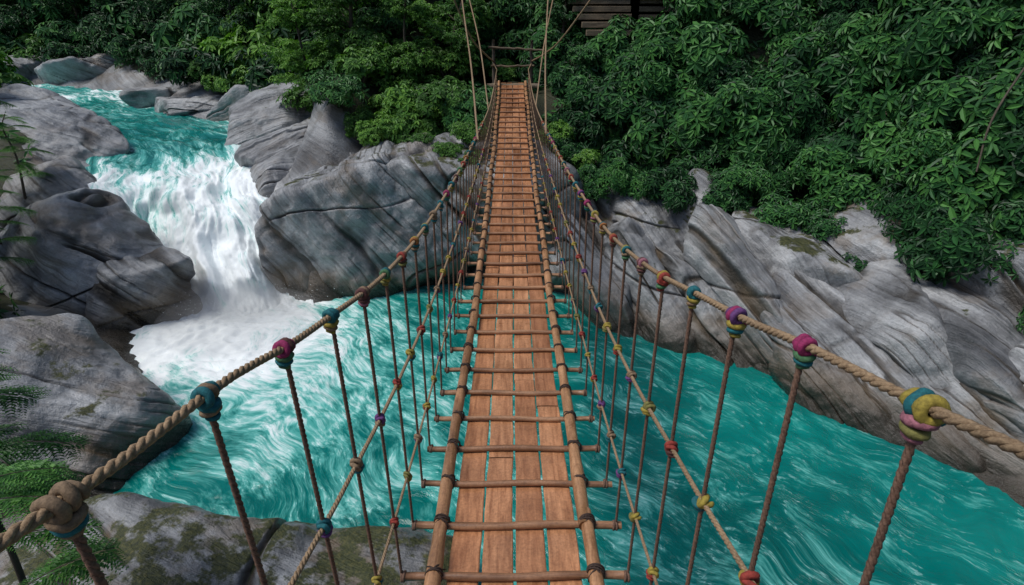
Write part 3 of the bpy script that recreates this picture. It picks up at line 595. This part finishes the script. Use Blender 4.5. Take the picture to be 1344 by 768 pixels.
while True:
    y=.18+.3*k
    if y>13.8: break
    w=.49-.10*float(sst(3,13,np.array(y))); jl,jr=rr.uniform(-.015,.03),rr.uniform(-.015,.03); tl=rr.uniform(-.012,.012); n=18
    xs=np.linspace(-w-jl,w+jr,n); zc=float(deck(y))+.020
    path=np.c_[xs,y+tl*xs+.004*np.sin(xs*8+k),np.full(n,zc)+.002*np.sin(xs*11+k)]
    cb=child("crossbar",*sweep_vf(path-np.array([0,y,zc]),.018*(1+.05*np.sin(xs*20+k))*rr.uniform(.85,1.05),10),[BAR]); cb.location=(0,y,zc)
    for s in (-1,1):
        l=add_obj("lashing",LM[rr.randrange(4)],cb); l.location=(s*.35*float(taper(y)),0,.006); l.rotation_euler=(0,0,rr.uniform(-.2,.2))
        yt=y*.955+.165 if (s>0 and y<3.4) else y+.02
        top=ropept(yt,s,0); m1=ropept(yt*.63+y*.37,s,.37); m2=ropept(yt*.26+y*.74,s,.74); bot=np.array([s*w,y,zc])
        if y>.3:
            P=catmull([top,m1,m2,bot],8)-top; 
            su=child("suspender_rope",*twist_vf(P,.0066 if k<20 else .0056,per=5 if k<14 else 3,seg=4),[ROPE_D]); su.location=top
            idx=k-1; cols=(SEQL if s<0 else SEQR)[idx%9]
            if idx<26: kn=add_obj("rope_knot",knot_mesh(cols,True,s),su); kn.scale=(rr.uniform(.88,1.05),)*3; kn.rotation_euler=(rr.uniform(-.12,.12),rr.uniform(-.12,.12),rr.uniform(-.15,.15))
            if idx<26:
                for mpt,o_ in ((m1,0),(m2,3)):
                    kn=add_obj("middle_knot",knot_mesh(MIDC[(idx+o_+(4 if s>0 else 0))%10],False),su); kn.location=mpt-top; kn.scale=(rr.uniform(.95,1.2),)*3; kn.rotation_euler=(rr.uniform(-.3,.3),rr.uniform(-.3,.3),rr.uniform(-.6,.6))
            V,F=merge([torus_vf((0,0,0),(1,.1,0),.020,.006,12,6),torus_vf((-s*.011,0,.0),(1,-.1,0),.020,.006,12,6)])
            if k<26:
                t=child("end_loop",V,F,[ROPE_D],su); t.location=bot-top
    k+=1
gy=14.15; gd=float(deck(14.0))
def pole(name,a,b_,r0,r1,parent,mat,n=10):
    a=np.array(a,float);b_=np.array(b_,float); P=a+(b_-a)*np.linspace(0,1,14)[:,None]; P[1:-1]+=np.random.default_rng(int(abs(a[0]*97+b_[2]*31)*10)).normal(0,.006,(12,3)); return child(name,*sweep_vf(P,np.linspace(r0,r1,14),n),[mat],parent)
GT=add_obj("bridge_gateway",None,label="rough wooden pole gateway at the far end of the bridge",cat="gateway"); GT.empty_display_size=.3
for s in (-1,1): pole("gate_post",(s*.43,gy,gd-.7),(s*.44,gy+.02,gd+.95),.045,.035,GT,BARK)
pole("lintel",(-.55,gy-.04,gd+.80),(.70,gy-.04,gd+.74),.026,.022,GT,GREYWOOD); pole("crossbeam",(-.50,gy-.03,gd+.40),(.50,gy-.03,gd+.41),.024,.02,GT,GREYWOOD)
pole("threshold",(-.6,gy-.1,gd-.03),(.6,gy-.1,gd-.03),.06,.06,GT,GREYWOOD)
def guy(pts,R=.013):
    child("guy_rope",*twist_vf(catmull(pts,14),R,per=4),[ROPE])
guy([(-.39,6.4,float(railz(6.4,-1))),(-.62,9,CZ-.62),(-.90,11.2,CZ+.4),(-1.35,15,CZ+2.6)])
guy([(.39,6.9,float(railz(6.9,1))),(.50,9.4,CZ-.55),(.66,11.8,CZ+.5),(.95,15.5,CZ+2.6)])
guy([(-.44,gy,gd+.5),(-.60,13.2,gd+.72),(-.86,12.2,gd+1.15),(-1.3,11.0,gd+2.4)],.018)
guy([(.44,gy,gd+.5),(.72,13.4,gd+.72),(1.05,12.6,gd+1.1),(2.0,11.6,gd+2.5)],.018)
guy([(-.39,9.5,float(railz(9.5,-1))),(-.62,11.5,CZ-.45),(-.95,13.,CZ+.6),(-1.2,14.,CZ+1.6)],.013)
guy([(.39,10,float(railz(10,1))),(.60,11.8,CZ-.5),(.85,13.,CZ+.45),(1.1,14.,CZ+1.5)],.013)
for s in (-1,1): child("anchor_rope",*twist_vf(np.array([ropept(13.9,s,0),[s*.44,gy,gd+.46]]),.012),[ROPE])
rock((0,15.1,2.9),(1.3,1.0,.80),(1,0,0),seed=77,n=60,moss=.2,p=20,label="flat-topped rock ledge carrying the bridge end",dlo=.85)
HT=add_obj("wooden_hut",None,label="weathered plank hut with stepped timber base above the hillside shrubs",cat="hut"); HT.location=(3.0,15.5,4.72)
def box(name,c,s,mat,parent):
    V=np.array([[x,y,z] for x in (-.5,.5) for y in (-.5,.5) for z in (-.5,.5)])*np.array(s); F=np.array([[0,1,3,2],[4,6,7,5],[0,4,5,1],[2,3,7,6],[0,2,6,4],[1,5,7,3]]); o=child(name,V,F,[mat],parent,False); o.location=c
    m=o.modifiers.new("bevel",'BEVEL'); m.width=.01; return o
for i in range(5): box("step_board",(-.9+.05*i,-.16*i,.98-.17*i),(1.5-.1*i,.15,.13),GREYWOOD,HT)
box("floor_slab",(0,1.2,1.1),(3.6,2.6,.12),GREYWOOD,HT); box("back_wall",(0,2.2,2.1),(3.2,.08,1.9),GREYWOOD,HT)
for x in (-1.65,-.55,.55,1.65): box("corner_post",(x,-.0,1.96),(.1,.1,1.58),GREYWOOD,HT)
for z in (.45,.63,.81,.99): box("side_rail",(.95,.05,z),(1.7,.06,.12),GREYWOOD,HT)
box("roof",(0,1,2.8),(4.0,3.2,.1),GREYWOOD,HT)
vp=catmull([(11.5,11.5,8.5),(9.2,10.4,6.2),(8.2,9.5,5.3),(7.2,8.8,4.1),(6.9,8.4,3.3)],12)
o=child("hanging_vine",*sweep_vf(vp,np.linspace(.03,.012,len(vp)),6),[BARK],None); o["label"]="long bare vine hanging down over the shrubs"; o["category"]="vine"
# ------------------------------------------------------------------ light, camera
az=math.radians(-105); el=math.radians(60)
w=bpy.data.worlds.new("World"); scene.world=w; w.use_nodes=True; nt=w.node_tree; bg=nt.nodes["Background"]; sky=nt.nodes.new("ShaderNodeTexSky"); sky.sky_type='NISHITA'; sky.sun_disc=False
sky.sun_elevation=el; sky.sun_rotation=az; nt.links.new(sky.outputs[0],bg.inputs[0]); bg.inputs[1].default_value=.115
sd=bpy.data.lights.new("sun",'SUN'); sd.energy=2.7; sd.angle=math.radians(22); sd.color=(1,.97,.92); so=bpy.data.objects.new("sun",sd); scene.collection.objects.link(so)
dv=Vector((math.sin(az)*math.cos(el),math.cos(az)*math.cos(el),math.sin(el))); so.rotation_euler=dv.to_track_quat('Z','Y').to_euler()
cam=bpy.data.cameras.new("Camera"); co=bpy.data.objects.new("Camera",cam); scene.collection.objects.link(co); cam.sensor_width=36; cam.lens=20.0; cam.clip_start=.02; cam.clip_end=400
co.location=(-.012,0,CZ); co.rotation_euler=(math.radians(64),0,0); scene.camera=co
scene.view_settings.view_transform='Standard'; scene.view_settings.look='None'; scene.view_settings.exposure=0
